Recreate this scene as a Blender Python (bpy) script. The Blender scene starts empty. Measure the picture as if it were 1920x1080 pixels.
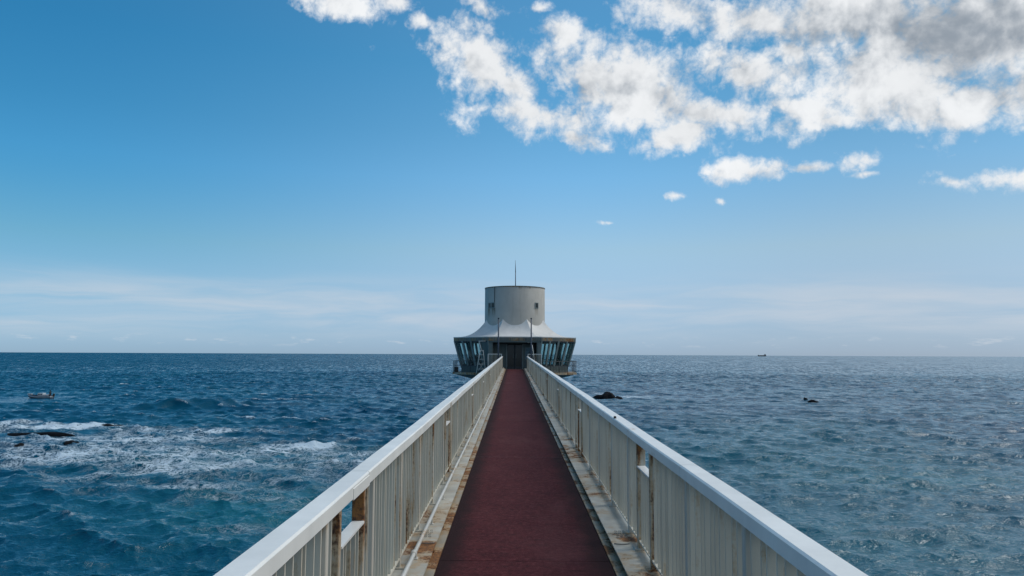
import bpy, math, random
import numpy as np
from mathutils import Matrix, Vector
random.seed(7); np.random.seed(7)
R = math.radians
sc = bpy.context.scene
COL = sc.collection

# ------------------------------------------------------------------ camera
F = 1387.0                     # focal length in pixels of the 1920 wide photograph
CAM = Vector((-0.098, 0.0, 10.0))
YAW, PITCH, ROLL = R(0.14), R(5.13), R(0.25)
cam_d = bpy.data.cameras.new("camera"); cam = bpy.data.objects.new("camera", cam_d); COL.objects.link(cam)
cam_d.sensor_width = 36; cam_d.lens = 36 * F / 1920
cam_d.clip_start = 0.05; cam_d.clip_end = 120000
fw = Vector((-math.sin(YAW) * math.cos(PITCH), math.cos(YAW) * math.cos(PITCH), math.sin(PITCH)))
rt0 = fw.cross(Vector((0, 0, 1))).normalized(); up0 = rt0.cross(fw)
rt = rt0 * math.cos(ROLL) + up0 * math.sin(ROLL)
up = rt.cross(fw)
M3 = Matrix((rt, up, -fw)).transposed()
cam.matrix_world = Matrix.Translation(CAM) @ M3.to_4x4()
sc.camera = cam

def ray(px, py):
    return (fw + rt * ((px - 960) / F) + up * ((540 - py) / F)).normalized()
def on_sea(px, py, z=0.0):
    d = ray(px, py); t = (z - CAM.z) / d.z
    return CAM + d * t
def azel(px, py):
    d = ray(px, py)
    return math.degrees(math.atan2(d.x, d.y)), math.degrees(math.asin(d.z))

# ------------------------------------------------------------------ render settings
sc.render.engine = 'CYCLES'
sc.cycles.max_bounces = 5; sc.cycles.diffuse_bounces = 2; sc.cycles.glossy_bounces = 2; sc.cycles.transparent_max_bounces = 16
sc.render.resolution_x = 1024; sc.render.resolution_y = 576
sc.view_settings.view_transform = 'Standard'; sc.view_settings.look = 'None'
sc.view_settings.exposure = 0.0; sc.view_settings.gamma = 1.0
sc.view_settings.use_curve_mapping = False

# ------------------------------------------------------------------ node helpers
class NT:
    def __init__(s, tree): s.t = tree; s.n = tree.nodes; s.l = tree.links
    def new(s, typ, **kw):
        n = s.n.new(typ)
        for k, v in kw.items(): setattr(n, k, v)
        return n
    def put(s, sock, v):
        if hasattr(v, 'is_output'): s.l.new(v, sock)
        else: sock.default_value = v
    def math(s, op, a, b=0.0, c=0.0, clamp=False):
        n = s.new('ShaderNodeMath', operation=op, use_clamp=clamp)
        s.put(n.inputs[0], a); s.put(n.inputs[1], b); s.put(n.inputs[2], c)
        return n.outputs[0]
    def vmath(s, op, a, b=None, scale=None):
        n = s.new('ShaderNodeVectorMath', operation=op)
        s.put(n.inputs[0], a)
        if b is not None: s.put(n.inputs[1], b)
        if scale is not None: s.put(n.inputs['Scale'], scale)
        return n.outputs['Value'] if op in ('LENGTH', 'DOT_PRODUCT', 'DISTANCE') else n.outputs[0]
    def sep(s, v):
        n = s.new('ShaderNodeSeparateXYZ'); s.put(n.inputs[0], v); return n.outputs
    def comb(s, x, y, z):
        n = s.new('ShaderNodeCombineXYZ')
        for i, v in enumerate((x, y, z)): s.put(n.inputs[i], v)
        return n.outputs[0]
    def noise(s, vec, scale, detail=4, rough=0.55, dist=0.0, lac=2.0):
        n = s.new('ShaderNodeTexNoise'); n.noise_dimensions = '3D'
        s.put(n.inputs['Vector'], vec); n.inputs['Scale'].default_value = scale
        n.inputs['Detail'].default_value = detail; n.inputs['Roughness'].default_value = rough
        n.inputs['Distortion'].default_value = dist; n.inputs['Lacunarity'].default_value = lac
        return n.outputs['Fac']
    def ss(s, v, lo, hi, a=0.0, b=1.0):
        n = s.new('ShaderNodeMapRange', interpolation_type='SMOOTHSTEP')
        s.put(n.inputs[0], v); s.put(n.inputs[1], lo); s.put(n.inputs[2], hi); s.put(n.inputs[3], a); s.put(n.inputs[4], b)
        return n.outputs[0]
    def lin(s, v, lo, hi, a=0.0, b=1.0):
        n = s.new('ShaderNodeMapRange', interpolation_type='LINEAR')
        s.put(n.inputs[0], v); s.put(n.inputs[1], lo); s.put(n.inputs[2], hi); s.put(n.inputs[3], a); s.put(n.inputs[4], b)
        return n.outputs[0]
    def mix(s, f, a, b, mode='MIX'):
        n = s.new('ShaderNodeMix', data_type='RGBA', blend_type=mode)
        s.put(n.inputs[0], f)
        for k, v in ((6, a), (7, b)):
            if isinstance(v, tuple) and len(v) == 3: v = v + (1,)
            s.put(n.inputs[k], v)
        return n.outputs[2]
    def mapping(s, vec, loc=(0, 0, 0), rot=(0, 0, 0), scale=(1, 1, 1), typ='POINT'):
        n = s.new('ShaderNodeMapping', vector_type=typ); s.put(n.inputs[0], vec)
        n.inputs['Location'].default_value = loc; n.inputs['Rotation'].default_value = rot; n.inputs['Scale'].default_value = scale
        return n.outputs[0]

# ------------------------------------------------------------------ sky and sun
SUN_AZ, SUN_EL = R(70), R(53)          # to the right of the bridge, behind cloud
world = bpy.data.worlds.new("World"); sc.world = world; world.use_nodes = True
w = NT(world.node_tree); w.n.clear()
sky = w.new('ShaderNodeTexSky', sky_type='NISHITA', sun_disc=False)
sky.sun_elevation = SUN_EL; sky.sun_rotation = SUN_AZ
sky.altitude = 0; sky.air_density = 1.0; sky.dust_density = 0.4; sky.ozone_density = 2.0
SKY_STR = 0.109
tc = w.new('ShaderNodeTexCoord'); D = tc.outputs['Generated']
dx, dy, dz = w.sep(D)
az = w.math('MULTIPLY', w.math('ARCTAN2', dx, dy), 180 / math.pi)
el = w.math('MULTIPLY', w.math('ARCSINE', dz), 180 / math.pi)
AE = w.comb(az, el, 0.0)
wob = w.noise(D, 9.0, 3, 0.5)
def blobs(lst):
    out = None
    for (px, py, rx, ry, rot, k) in lst:
        a, e = azel(px, py)
        m = w.mapping(AE, (a, e, 0), (0, 0, R(-rot)), (rx / 24.2, ry / 24.2, 1), 'TEXTURE')
        v = w.math('SUBTRACT', k, w.vmath('LENGTH', m))
        out = v if out is None else w.math('MAXIMUM', out, v)
    return out
cloud_cov = blobs([
    (640, 6, 80, 34, 10, 1), (735, 2, 50, 22, 0, .8), (795, 40, 40, 22, 10, .62), (905, 14, 60, 24, 25, .85),
    (900, 105, 92, 66, 25, 1.1), (970, 165, 90, 34, 30, 1.05), (1062, 62, 58, 34, 15, 1), (1105, 125, 78, 44, 0, 1.05),
    (1180, 165, 190, 70, 18, 1.25), (1030, 215, 140, 50, 8, 1.1), (1080, 258, 110, 28, 20, .9), (1280, 252, 110, 34, -10, 1.05),
    (1340, 212, 150, 40, 14, 1.1), (1400, 140, 115, 54, 25, 1.05), (1500, 205, 130, 28, 16, .95), (1250, 14, 105, 40, 10, 1.05),
    (1420, 40, 150, 48, 10, 1.05), (1600, 30, 260, 70, 5, 1.15), (1830, 60, 290, 105, 0, 1.25), (1680, 165, 150, 62, 8, 1.15),
    (1860, 195, 150, 60, 10, 1.1), (1560, 225, 70, 22, 0, .8), (1480, 90, 70, 34, 20, .85), (1415, 320, 92, 26, 3, .95), (1515, 314, 62, 16, 0, .75),
    (1620, 300, 60, 26, 0, .72), (1630, 325, 46, 12, 0, .5), (1785, 343, 60, 22, 15, .6),
    (1900, 336, 72, 24, 10, .95), (1265, 367, 40, 14, 0, .35), (1352, 379, 24, 12, 20, .35), (1138, 418, 60, 10, 5, .3),
    (1015, 15, 50, 20, 0, .4), (700, 92, 24, 22, 0, .3)])
nb = w.noise(D, 10.0, 7, 0.60, 0.2)
ng = w.noise(D, 60.0, 5, 0.68, 0.3)
def billow(vec, det=3.0):                                      # cauliflower heads: inverted cell distance over several scales
    v = w.new('ShaderNodeTexVoronoi'); v.feature = 'F1'; w.put(v.inputs['Vector'], vec)
    v.inputs['Scale'].default_value = 15.0; v.inputs['Detail'].default_value = det; v.inputs['Roughness'].default_value = 0.58; v.inputs['Lacunarity'].default_value = 2.3
    v.normalize = True
    return v.outputs['Distance']
wv_ = w.new('ShaderNodeTexNoise'); w.put(wv_.inputs['Vector'], D); wv_.inputs['Scale'].default_value = 26.0; wv_.inputs['Detail'].default_value = 4.0
DW = w.vmath('ADD', D, w.vmath('SCALE', w.vmath('SUBTRACT', wv_.outputs['Color'], (0.5, 0.5, 0.5)), scale=0.035))
nf = billow(DW)
# the cloud field carries on outside the frame
big = w.noise(D, 2.6, 5, 0.55)
outm = w.math('MAXIMUM', w.ss(el, 26, 31), w.math('MULTIPLY', w.ss(w.math('ABSOLUTE', az), 38, 44), w.ss(el, 5, 14)))
covg = w.math('ADD', w.math('MULTIPLY', w.math('SUBTRACT', big, 0.50), 4.0), w.math('ADD', w.math('MULTIPLY', dx, 1.25), 0.05))
covg = w.math('ADD', w.math('MULTIPLY', covg, outm), w.math('MULTIPLY', w.math('SUBTRACT', 1.0, outm), -2.0))
cov = w.math('MAXIMUM', cloud_cov, covg)
val = w.math('ADD', w.math('MULTIPLY', cov, 0.85), w.math('ADD', w.math('MULTIPLY', w.math('SUBTRACT', nb, 0.5), 1.75), w.math('ADD', w.math('MULTIPLY', w.math('SUBTRACT', 0.40, nf), 2.3), w.math('MULTIPLY', w.math('SUBTRACT', ng, 0.5), 0.9))))
alpha = w.ss(val, 0.18, 0.90)
# shading of the clouds: density sampled a little way towards the sun
sd = Vector((math.sin(SUN_AZ) * math.cos(SUN_EL), math.cos(SUN_AZ) * math.cos(SUN_EL), math.sin(SUN_EL)))
D2 = w.vmath('ADD', D, tuple(sd * 0.022))
nb2 = w.noise(D2, 10.0, 4, 0.60, 0.2)
nf2 = billow(w.vmath('ADD', DW, tuple(sd * 0.016)), 1.0)
lit = w.math('ADD', w.math('SUBTRACT', nb, nb2), w.math('MULTIPLY', w.math('SUBTRACT', nf2, nf), 0.35))
dark = blobs([(1830, 58, 330, 74, 8, 0.95), (1640, 215, 190, 44, 0, .62), (1160, 170, 190, 60, 18, .45), (1560, 40, 180, 40, 0, .35),
              (1900, 150, 160, 60, 0, .6), (890, 110, 80, 56, 20, .25), (1290, 215, 120, 40, 15, .35)])
darkg = w.math('ADD', w.math('MULTIPLY', w.math('SUBTRACT', big, 0.5), 1.6), -0.6)
dark = w.math('MAXIMUM', dark, w.math('ADD', w.math('MULTIPLY', darkg, outm), w.math('MULTIPLY', w.math('SUBTRACT', 1.0, outm), -2.0)))
dark = w.math('MAXIMUM', dark, -0.30)
dk = w.math('ADD', w.math('MULTIPLY', dark, 0.75), w.math('MULTIPLY', lit, -3.8))
dk = w.math('ADD', dk, w.math('MULTIPLY', w.math('SUBTRACT', nf, 0.40), 0.5))
dk = w.math('ADD', dk, w.math('MULTIPLY', w.math('SUBTRACT', 0.5, ng), 0.15))
dkf = w.ss(dk, -0.50, 1.05)
ccol = w.mix(dkf, (0.84, 0.86, 0.88), (0.31, 0.36, 0.42))
# thin bands low over the horizon
Dc = w.comb(w.math('MULTIPLY', az, 0.04), w.math('MULTIPLY', w.math('ADD', el, w.math('MULTIPLY', wob, 1.2)), 0.42), 0.0)
ci = w.noise(Dc, 1.5, 5, 0.58, 0.5)
cim = w.math('MULTIPLY', w.ss(el, 0.4, 2.6), w.ss(el, 6.6, 3.6))
cia = w.math('MULTIPLY', w.math('MULTIPLY', w.ss(ci, 0.30, 0.74), cim), 0.62)
puff = w.noise(w.comb(w.math('MULTIPLY', az, 0.4), w.math('MULTIPLY', el, 1.6), 3.0), 1.6, 5, 0.6)
pa = w.math('MULTIPLY', w.math('MULTIPLY', w.ss(puff, 0.56, 0.72), w.math('MULTIPLY', w.ss(el, 0.45, 0.8), w.ss(el, 1.5, 1.0))), 0.4)
# clear sky
SKYC = w.vmath('SCALE', sky.outputs[0], scale=SKY_STR)
rp = w.new('ShaderNodeValToRGB'); cr = rp.color_ramp
TINT = [(0.6, (.50, .80, 1.43)), (4, (.60, .85, 1.17)), (8, (.66, .93, 1.03)), (13.5, (.52, 1.0, 1.17)), (17, (.43, .96, 1.12)), (22, (.34, .94, 1.11)), (45, (.46, .93, 1.08))]
while len(cr.elements) < len(TINT): cr.elements.new(0.5)
for e_, (p_, c_) in zip(cr.elements, TINT): e_.position = p_ / 45; e_.color = tuple(v / 2 for v in c_) + (1,)
w.put(rp.inputs[0], w.math('DIVIDE', el, 45.0, clamp=True))
SKYC = w.vmath('SCALE', w.mix(1.0, SKYC, rp.outputs[0], 'MULTIPLY'), scale=2.0)
SKYC = w.mix(1.0, SKYC, w.vmath('SCALE', w.mix(w.ss(dx, -0.60, 0.05), w.mix(w.ss(el, 1, 9), (.95, 1.0, 1.0), (.58, .92, .97)), w.mix(w.ss(el, 1, 9), (1.0, .93, .93), (1.36, 1.13, 1.05))), scale=1.0), 'MULTIPLY')
SKYC = w.mix(1.0, SKYC, w.mix(w.ss(dx, 0.02, 0.50), (1.0, 1.0, 1.0), (.88, .80, .77)), 'MULTIPLY')
SKYC = w.mix(w.ss(el, 13, 1, 0.0, 0.34), SKYC, (0.37, 0.50, 0.62))      # haze over the water
c1 = w.mix(cia, SKYC, (0.62, 0.66, 0.72))
c1 = w.mix(pa, c1, (0.66, 0.70, 0.76))
kk = w.math('ADD', 0.80, w.math('MULTIPLY', nb, 0.40))
ccol = w.mix(1.0, ccol, w.comb(kk, kk, kk), 'MULTIPLY')
c2 = w.mix(alpha, c1, ccol)
bg = w.new('ShaderNodeBackground'); w.put(bg.inputs[0], c2); bg.inputs[1].default_value = 1.0
wo = w.new('ShaderNodeOutputWorld'); w.l.new(bg.outputs[0], wo.inputs[0])

sun_d = bpy.data.lights.new("sun", 'SUN'); sun_d.energy = 1.5; sun_d.angle = R(24); sun_d.color = (1.0, 0.99, 0.97)
sun = bpy.data.objects.new("sun", sun_d); COL.objects.link(sun)
sun.rotation_euler = sd.to_track_quat('Z', 'Y').to_euler(); sun.location = (30, 30, 60)

# ------------------------------------------------------------------ mesh helpers
def lab(o, label=None, cat=None, group=None, kind=None):
    if label: o['label'] = label
    if cat: o['category'] = cat
    if group: o['group'] = group
    if kind: o['kind'] = kind
    return o
def empty(name, loc, label, cat, group=None):
    o = bpy.data.objects.new(name, None); COL.objects.link(o); o.location = loc
    o.empty_display_size = 0.3
    return lab(o, label, cat, group)
def attach(o, parent):
    o.parent = parent
    if parent.type == 'EMPTY': o.matrix_parent_inverse = Matrix.Translation(-Vector(parent.location))
    else:
        o.matrix_parent_inverse = Matrix.Translation(-Vector(parent.location))
def link_mesh(name, me, parent=None, loc=(0, 0, 0)):
    o = bpy.data.objects.new(name, me); COL.objects.link(o); o.location = loc
    if parent: attach(o, parent)
    return o
class MB:
    def __init__(s): s.v = []; s.f = []; s.sm = []
    def add(s, vs, fs, smooth=False):
        b = len(s.v); s.v += [tuple(p) for p in vs]; s.f += [tuple(b + i for i in f) for f in fs]; s.sm += [smooth] * len(fs); return s
    def box(s, x0, x1, y0, y1, z0, z1, dz=None):
        """axis box; dz(y) adds a slope to the heights"""
        g = dz or (lambda y: 0.0)
        vs = [(x, y, z + g(y)) for z in (z0, z1) for y in (y0, y1) for x in (x0, x1)]
        return s.add(vs, [(0, 2, 3, 1), (4, 5, 7, 6), (0, 1, 5, 4), (2, 6, 7, 3), (0, 4, 6, 2), (1, 3, 7, 5)])
    def cbox(s, x0, x1, y0, y1, z0, z1, c=0.006):
        """box with chamfered vertical and top edges"""
        ring = lambda k: [(x0 + k + c, y0 + k), (x1 - k - c, y0 + k), (x1 - k, y0 + k + c), (x1 - k, y1 - k - c), (x1 - k - c, y1 - k), (x0 + k + c, y1 - k), (x0 + k, y1 - k - c), (x0 + k, y0 + k + c)]
        vs = [(x, y, z0) for x, y in ring(0)] + [(x, y, z1 - c) for x, y in ring(0)] + [(x, y, z1) for x, y in ring(c)]
        fs = [tuple(reversed(range(8))), tuple(range(16, 24))]
        for r in (0, 8): fs += [(r + i, r + (i + 1) % 8, r + 8 + (i + 1) % 8, r + 8 + i) for i in range(8)]
        return s.add(vs, fs)
    def bar(s, a, b, r0, r1=None, n=8, square=False):
        a = Vector(a); b = Vector(b); r1 = r0 if r1 is None else r1
        d = (b - a).normalized(); u = d.cross(Vector((0, 0, 1)))
        u = Vector((1, 0, 0)) if u.length < 1e-4 else u.normalized()
        v = d.cross(u)
        if square: n = 4
        vs = []; ph = math.pi / 4 if square else 0
        for p, r in ((a, r0), (b, r1)):
            for i in range(n):
                t = 2 * math.pi * i / n + ph; vs.append(p + u * (r * math.cos(t)) + v * (r * math.sin(t)))
        fs = [(i, i + n, (i + 1) % n + n, (i + 1) % n) for i in range(n)] + [tuple(range(n)), tuple(reversed(range(n, 2 * n)))]
        return s.add(vs, fs, not square)
    def tube(s, pts, r, n=8):
        pts = [Vector(p) for p in pts]; vs = []; fs = []
        for k, p in enumerate(pts):
            d = (pts[min(k + 1, len(pts) - 1)] - pts[max(k - 1, 0)]).normalized()
            u = d.cross(Vector((0, 0, 1))); u = Vector((1, 0, 0)) if u.length < 1e-4 else u.normalized(); v = d.cross(u)
            rr = r[k] if isinstance(r, (list, tuple)) else r
            vs += [p + u * (rr * math.cos(2 * math.pi * i / n)) + v * (rr * math.sin(2 * math.pi * i / n)) for i in range(n)]
        for k in range(len(pts) - 1):
            for i in range(n): fs.append((k * n + i, (k + 1) * n + i, (k + 1) * n + (i + 1) % n, k * n + (i + 1) % n))
        fs += [tuple(range(n)), tuple(reversed(range((len(pts) - 1) * n, len(pts) * n)))]
        return s.add(vs, fs, True)
    def extrude_y(s, prof, ys, dz):
        """profile of (x,z) swept along the ys, following dz(y)"""
        n = len(prof); vs = [(x, y, z + dz(y)) for y in ys for x, z in prof]; fs = []
        for k in range(len(ys) - 1):
            for i in range(n): fs.append((k * n + i, k * n + (i + 1) % n, (k + 1) * n + (i + 1) % n, (k + 1) * n + i))
        fs += [tuple(reversed(range(n))), tuple(range((len(ys) - 1) * n, len(ys) * n))]
        return s.add(vs, fs)
    def hexa(s, b, t):
        """eight corner solid: four bottom, four top"""
        return s.add(list(b) + list(t), [(3, 2, 1, 0), (4, 5, 6, 7), (0, 1, 5, 4), (1, 2, 6, 5), (2, 3, 7, 6), (3, 0, 4, 7)])
    def mesh(s, name, mat):
        me = bpy.data.meshes.new(name); me.from_pydata(s.v, [], s.f)
        me.polygons.foreach_set('use_smooth', s.sm)
        me.materials.append(mat)
        import bmesh
        bm = bmesh.new(); bm.from_mesh(me); bmesh.ops.recalc_face_normals(bm, faces=bm.faces); bm.to_mesh(me); bm.free()
        me.update(); return me
    def build(s, name, mat, parent=None): return link_mesh(name, s.mesh(name, mat), parent)

# ------------------------------------------------------------------ materials
def material(name):
    m = bpy.data.materials.new(name); m.use_nodes = True
    t = NT(m.node_tree); b = t.n['Principled BSDF']
    return m, t, b
def pos(t): return t.new('ShaderNodeNewGeometry').outputs['Position']
def plain(name, col, rough=0.6, metal=0.0, var=0.15, sc_=6.0, bump=0.0):
    m, t, b = material(name); P = pos(t)
    n = t.noise(P, sc_, 5, 0.6)
    k = t.lin(n, 0.3, 0.7, 1 - var, 1 + var)
    t.put(b.inputs['Base Color'], t.mix(1.0, col + (1,), t.comb(k, k, k), 'MULTIPLY'))
    b.inputs['Roughness'].default_value = rough; b.inputs['Metallic'].default_value = metal
    if bump:
        bp = t.new('ShaderNodeBump'); bp.inputs['Strength'].default_value = bump; bp.inputs['Distance'].default_value = 0.01
        t.put(bp.inputs['Height'], t.noise(P, sc_ * 8, 4, 0.6)); t.put(b.inputs['Normal'], bp.outputs[0])
    return m
def painted(name, col, rust=0.5, streak=True, rough=0.42, big=1.1, dirt=0.35):
    """old paint over steel: rust spots and runs, grime"""
    m, t, b = material(name); P = pos(t)
    oi = t.new('ShaderNodeObjectInfo').outputs['Random']
    Ps = t.vmath('MULTIPLY', P, (1.0, 1.0, 0.10 if streak else 1.0))
    n1 = t.noise(Ps, 9.0 if streak else 3.2, 6, 0.65, 0.3)
    n2 = t.noise(P, big, 4, 0.6)
    n3 = t.noise(P, 38.0, 4, 0.65)
    v = t.math('ADD', t.math('ADD', t.math('MULTIPLY', n1, 0.9), t.math('MULTIPLY', n2, 0.8)), t.math('MULTIPLY', n3, 0.25))
    v = t.math('ADD', v, t.math('MULTIPLY', oi, 0.10))
    th = 1.32 - 0.30 * rust
    rm = t.ss(v, th, th + 0.10)
    rm2 = t.ss(v, th - 0.10, th + 0.02)
    dn = t.noise(t.vmath('MULTIPLY', P, (1, 1, 0.3)), 2.5, 6, 0.65)
    dk = t.lin(dn, 0.3, 0.75, 1.0, 1.0 - dirt)
    base = t.mix(1.0, col + (1,), t.comb(dk, dk, t.math('MULTIPLY', dk, 0.97)), 'MULTIPLY')
    stain = t.mix(t.math('MULTIPLY', rm2, 0.55), base, (0.44, 0.26, 0.09))
    rc = t.mix(t.ss(n3, 0.4, 0.65), (0.27, 0.115, 0.03), (0.07, 0.032, 0.018))
    t.put(b.inputs['Base Color'], t.mix(rm, stain, rc))
    t.put(b.inputs['Roughness'], t.lin(rm, 0, 1, rough, 0.85))
    bp = t.new('ShaderNodeBump'); bp.inputs['Strength'].default_value = 0.25; bp.inputs['Distance'].default_value = 0.006
    t.put(bp.inputs['Height'], t.math('ADD', t.math('MULTIPLY', rm, 0.6), t.math('MULTIPLY', n3, 0.5)))
    t.put(b.inputs['Normal'], bp.outputs[0])
    return m
M = {}
M['rail'] = painted('white_rail_paint', (0.86, 0.855, 0.83), rust=0.10, streak=False, dirt=0.20)
M['bar'] = painted('grey_white_bar_paint', (0.69, 0.645, 0.545), rust=0.40, dirt=0.28)
M['post'] = painted('post_paint', (0.66, 0.625, 0.55), rust=0.62, dirt=0.35)
M['rustpost'] = painted('rusty_post_paint', (0.56, 0.53, 0.46), rust=0.92, dirt=0.4)
M['kerb'] = painted('kerb_paint', (0.62, 0.59, 0.52), rust=0.74, streak=False, rough=0.3, dirt=0.5)
M['kerblow'] = painted('kerb_lower_rusty', (0.42, 0.37, 0.29), rust=0.95, streak=False, dirt=0.5)
M['pipe'] = painted('pipe_paint', (0.62, 0.61, 0.58), rust=0.25, streak=False, dirt=0.25)
M['concrete'] = plain('grey_concrete', (0.26, 0.26, 0.24), 0.85, var=0.3, sc_=1.5, bump=0.3)
M['darksteel'] = plain('dark_painted_steel', (0.03, 0.04, 0.05), 0.5, var=0.3)
M['polepaint'] = plain('navy_grey_pole_paint', (0.045, 0.06, 0.09), 0.45, var=0.3)
M['whitesteel'] = painted('white_steel', (0.74, 0.74, 0.72), rust=0.2, dirt=0.3)
M['black'] = plain('black_rubber', (0.015, 0.015, 0.016), 0.7)

def deck_material():
    m, t, b = material('red_walkway_coating'); P = pos(t)
    x, y, z = t.sep(P)
    n = t.noise(P, 2.2, 6, 0.6); f = t.noise(P, 90.0, 4, 0.7); f2 = t.noise(P, 320.0, 2, 0.6)
    bands = t.noise(t.vmath('MULTIPLY', P, (0.25, 3.0, 1.0)), 2.0, 5, 0.65)
    c = t.mix(t.ss(n, 0.3, 0.7), (0.062, 0.0125, 0.016), (0.085, 0.0195, 0.0225))
    c = t.mix(t.math('MULTIPLY', t.ss(bands, 0.5, 0.72), 0.5), c, (0.06, 0.008, 0.011))
    st = t.noise(t.vmath('MULTIPLY', P, (1.3, 9.0, 1.0)), 2.4, 6, 0.7)
    c = t.mix(t.math('MULTIPLY', t.ss(st, 0.50, 0.66), 0.75), c, (0.032, 0.010, 0.012))
    mt = t.noise(t.vmath('MULTIPLY', P, (1.0, 1.0, 1.0)), 22.0, 5, 0.7)
    c = t.mix(t.math('MULTIPLY', t.ss(mt, 0.50, 0.66), 0.6), c, (0.135, 0.040, 0.044))
    c = t.mix(t.math('MULTIPLY', t.ss(mt, 0.50, 0.36), 0.65), c, (0.030, 0.008, 0.010))
    wr = t.noise(t.vmath('MULTIPLY', P, (1.0, 0.35, 1.0)), 1.1, 5, 0.65)
    c = t.mix(t.math('MULTIPLY', t.ss(wr, 0.50, 0.72), 0.40), c, (0.125, 0.048, 0.050))
    c = t.mix(t.math('MULTIPLY', t.ss(f, 0.50, 0.72), 0.55), c, (0.15, 0.06, 0.06))
    c = t.mix(t.math('MULTIPLY', t.ss(f, 0.48, 0.30), 0.5), c, (0.03, 0.008, 0.010))
    c = t.mix(t.math('MULTIPLY', t.ss(f2, 0.6, 0.7), 0.25), c, (0.2, 0.12, 0.11))
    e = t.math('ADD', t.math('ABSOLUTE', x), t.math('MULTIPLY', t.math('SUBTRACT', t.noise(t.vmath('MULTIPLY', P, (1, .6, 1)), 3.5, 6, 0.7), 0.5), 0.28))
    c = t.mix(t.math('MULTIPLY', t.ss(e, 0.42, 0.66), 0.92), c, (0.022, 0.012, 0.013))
    t.put(b.inputs['Base Color'], c); b.inputs['Roughness'].default_value = 0.85; b.inputs['Specular IOR Level'].default_value = 0.1
    bp = t.new('ShaderNodeBump'); bp.inputs['Strength'].default_value = 0.5; bp.inputs['Distance'].default_value = 0.004
    t.put(bp.inputs['Height'], t.math('ADD', f, f2)); t.put(b.inputs['Normal'], bp.outputs[0])
    return m
M['deck'] = deck_material()

def tower_paint(name, col, stain=0.5):
    """weathered white render with dark runs"""
    m, t, b = material(name); P = pos(t)
    n = t.noise(P, 1.2, 6, 0.6)
    s = t.noise(t.vmath('MULTIPLY', P, (1, 1, 0.12)), 3.5, 6, 0.65)
    k = t.lin(n, 0.3, 0.7, 0.9, 1.06)
    c = t.mix(1.0, col + (1,), t.comb(k, k, k), 'MULTIPLY')
    c = t.mix(t.math('MULTIPLY', t.ss(s, 0.5, 0.75), stain), c, (0.22, 0.21, 0.17))
    t.put(b.inputs['Base Color'], c); b.inputs['Roughness'].default_value = 0.7
    return m, t, b, c, P
M['roof'] = tower_paint('white_roof_membrane', (0.64, 0.63, 0.60), 0.16)[0]
TY = 64.6
def drum_material():
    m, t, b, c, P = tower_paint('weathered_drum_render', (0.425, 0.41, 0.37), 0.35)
    x, y, z = t.sep(P)
    # rusty runs below the three small windows and at two spots of the parapet
    run = None
    ns = t.noise(t.vmath('MULTIPLY', P, (1, 1, 0.08)), 7.0, 5, 0.65)
    for (cx, wdt, ztop, ln) in ((-2.14, .25, 13.95, 1.1), (-1.8, .22, 13.95, 1.0), (1.84, .2, 13.95, .9), (0.45, .2, 15.72, .35), (1.25, .12, 15.7, .25), (-1.75, .04, 15.7, 1.2)):
        a = t.ss(t.math('ABSOLUTE', t.math('SUBTRACT', x, cx)), wdt, wdt * 0.3)
        q = t.math('MULTIPLY', t.ss(z, ztop - ln, ztop - ln * 0.1), t.math('LESS_THAN', z, ztop))
        v = t.math('MULTIPLY', t.math('MULTIPLY', a, q), t.math('LESS_THAN', y, TY))
        run = v if run is None else t.math('MAXIMUM', run, v)
    run = t.math('MULTIPLY', run, t.ss(ns, 0.3, 0.6))
    c = t.mix(t.math('MULTIPLY', run, 0.85), c, (0.10, 0.075, 0.035))
    t.put(b.inputs['Base Color'], c)
    return m
M['drum'] = drum_material()
M['fascia'] = painted('stained_fascia', (0.13, 0.15, 0.148), rust=0.85, dirt=0.6, big=0.8)
M['wall'] = tower_paint('grey_teal_wall', (0.10, 0.135, 0.138), 0.35)[0]
M['frame'] = plain('pale_teal_frame', (0.17, 0.215, 0.215), 0.5, var=0.25, sc_=3)
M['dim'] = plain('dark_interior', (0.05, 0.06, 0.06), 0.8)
M['slab'] = painted('rust_stained_slab', (0.36, 0.35, 0.30), rust=1.0, dirt=0.6, streak=True, big=0.7)
def glass_material(name, tint=(0.74, 0.85, 0.86)):
    m, t, b = material(name); t.n.remove(b)
    tr = t.new('ShaderNodeBsdfTransparent'); tr.inputs[0].default_value = tint + (1,)
    gl = t.new('ShaderNodeBsdfGlossy'); gl.inputs['Roughness'].default_value = 0.02; gl.inputs[0].default_value = (0.8, 0.9, 0.9, 1)
    lw = t.new('ShaderNodeLayerWeight'); lw.inputs[0].default_value = 0.5
    fac = t.math('ADD', t.math('MULTIPLY', t.math('POWER', lw.outputs['Facing'], 5.0), 0.9), 0.04)
    mx = t.new('ShaderNodeMixShader'); t.l.new(fac, mx.inputs[0]); t.l.new(tr.outputs[0], mx.inputs[1]); t.l.new(gl.outputs[0], mx.inputs[2])
    t.l.new(mx.outputs[0], t.n['Material Output'].inputs[0])
    return m
M['glass'] = glass_material('tinted_glass')
M['doorglass'] = plain('black_door_glass', (0.008, 0.010, 0.010), 0.3, var=0.1)
M['rock'] = plain('wet_black_rock', (0.006, 0.007, 0.009), 0.8, var=0.5, sc_=1.6, bump=0.8)
M['rock'].node_tree.nodes['Principled BSDF'].inputs['Specular IOR Level'].default_value = 0.15
M['hull'] = plain('white_boat_hull', (0.52, 0.55, 0.57), 0.35, var=0.12)
M['hulldark'] = plain('dark_boat_bottom', (0.02, 0.03, 0.06), 0.4)
M['cloth'] = plain('dark_clothing', (0.02, 0.025, 0.035), 0.85)
M['skin'] = plain('skin', (0.40, 0.24, 0.17), 0.6)
M['ship'] = plain('dark_ship_hull', (0.02, 0.025, 0.035), 0.6)
M['shipwhite'] = plain('ship_superstructure', (0.10, 0.11, 0.12), 0.6)

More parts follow.
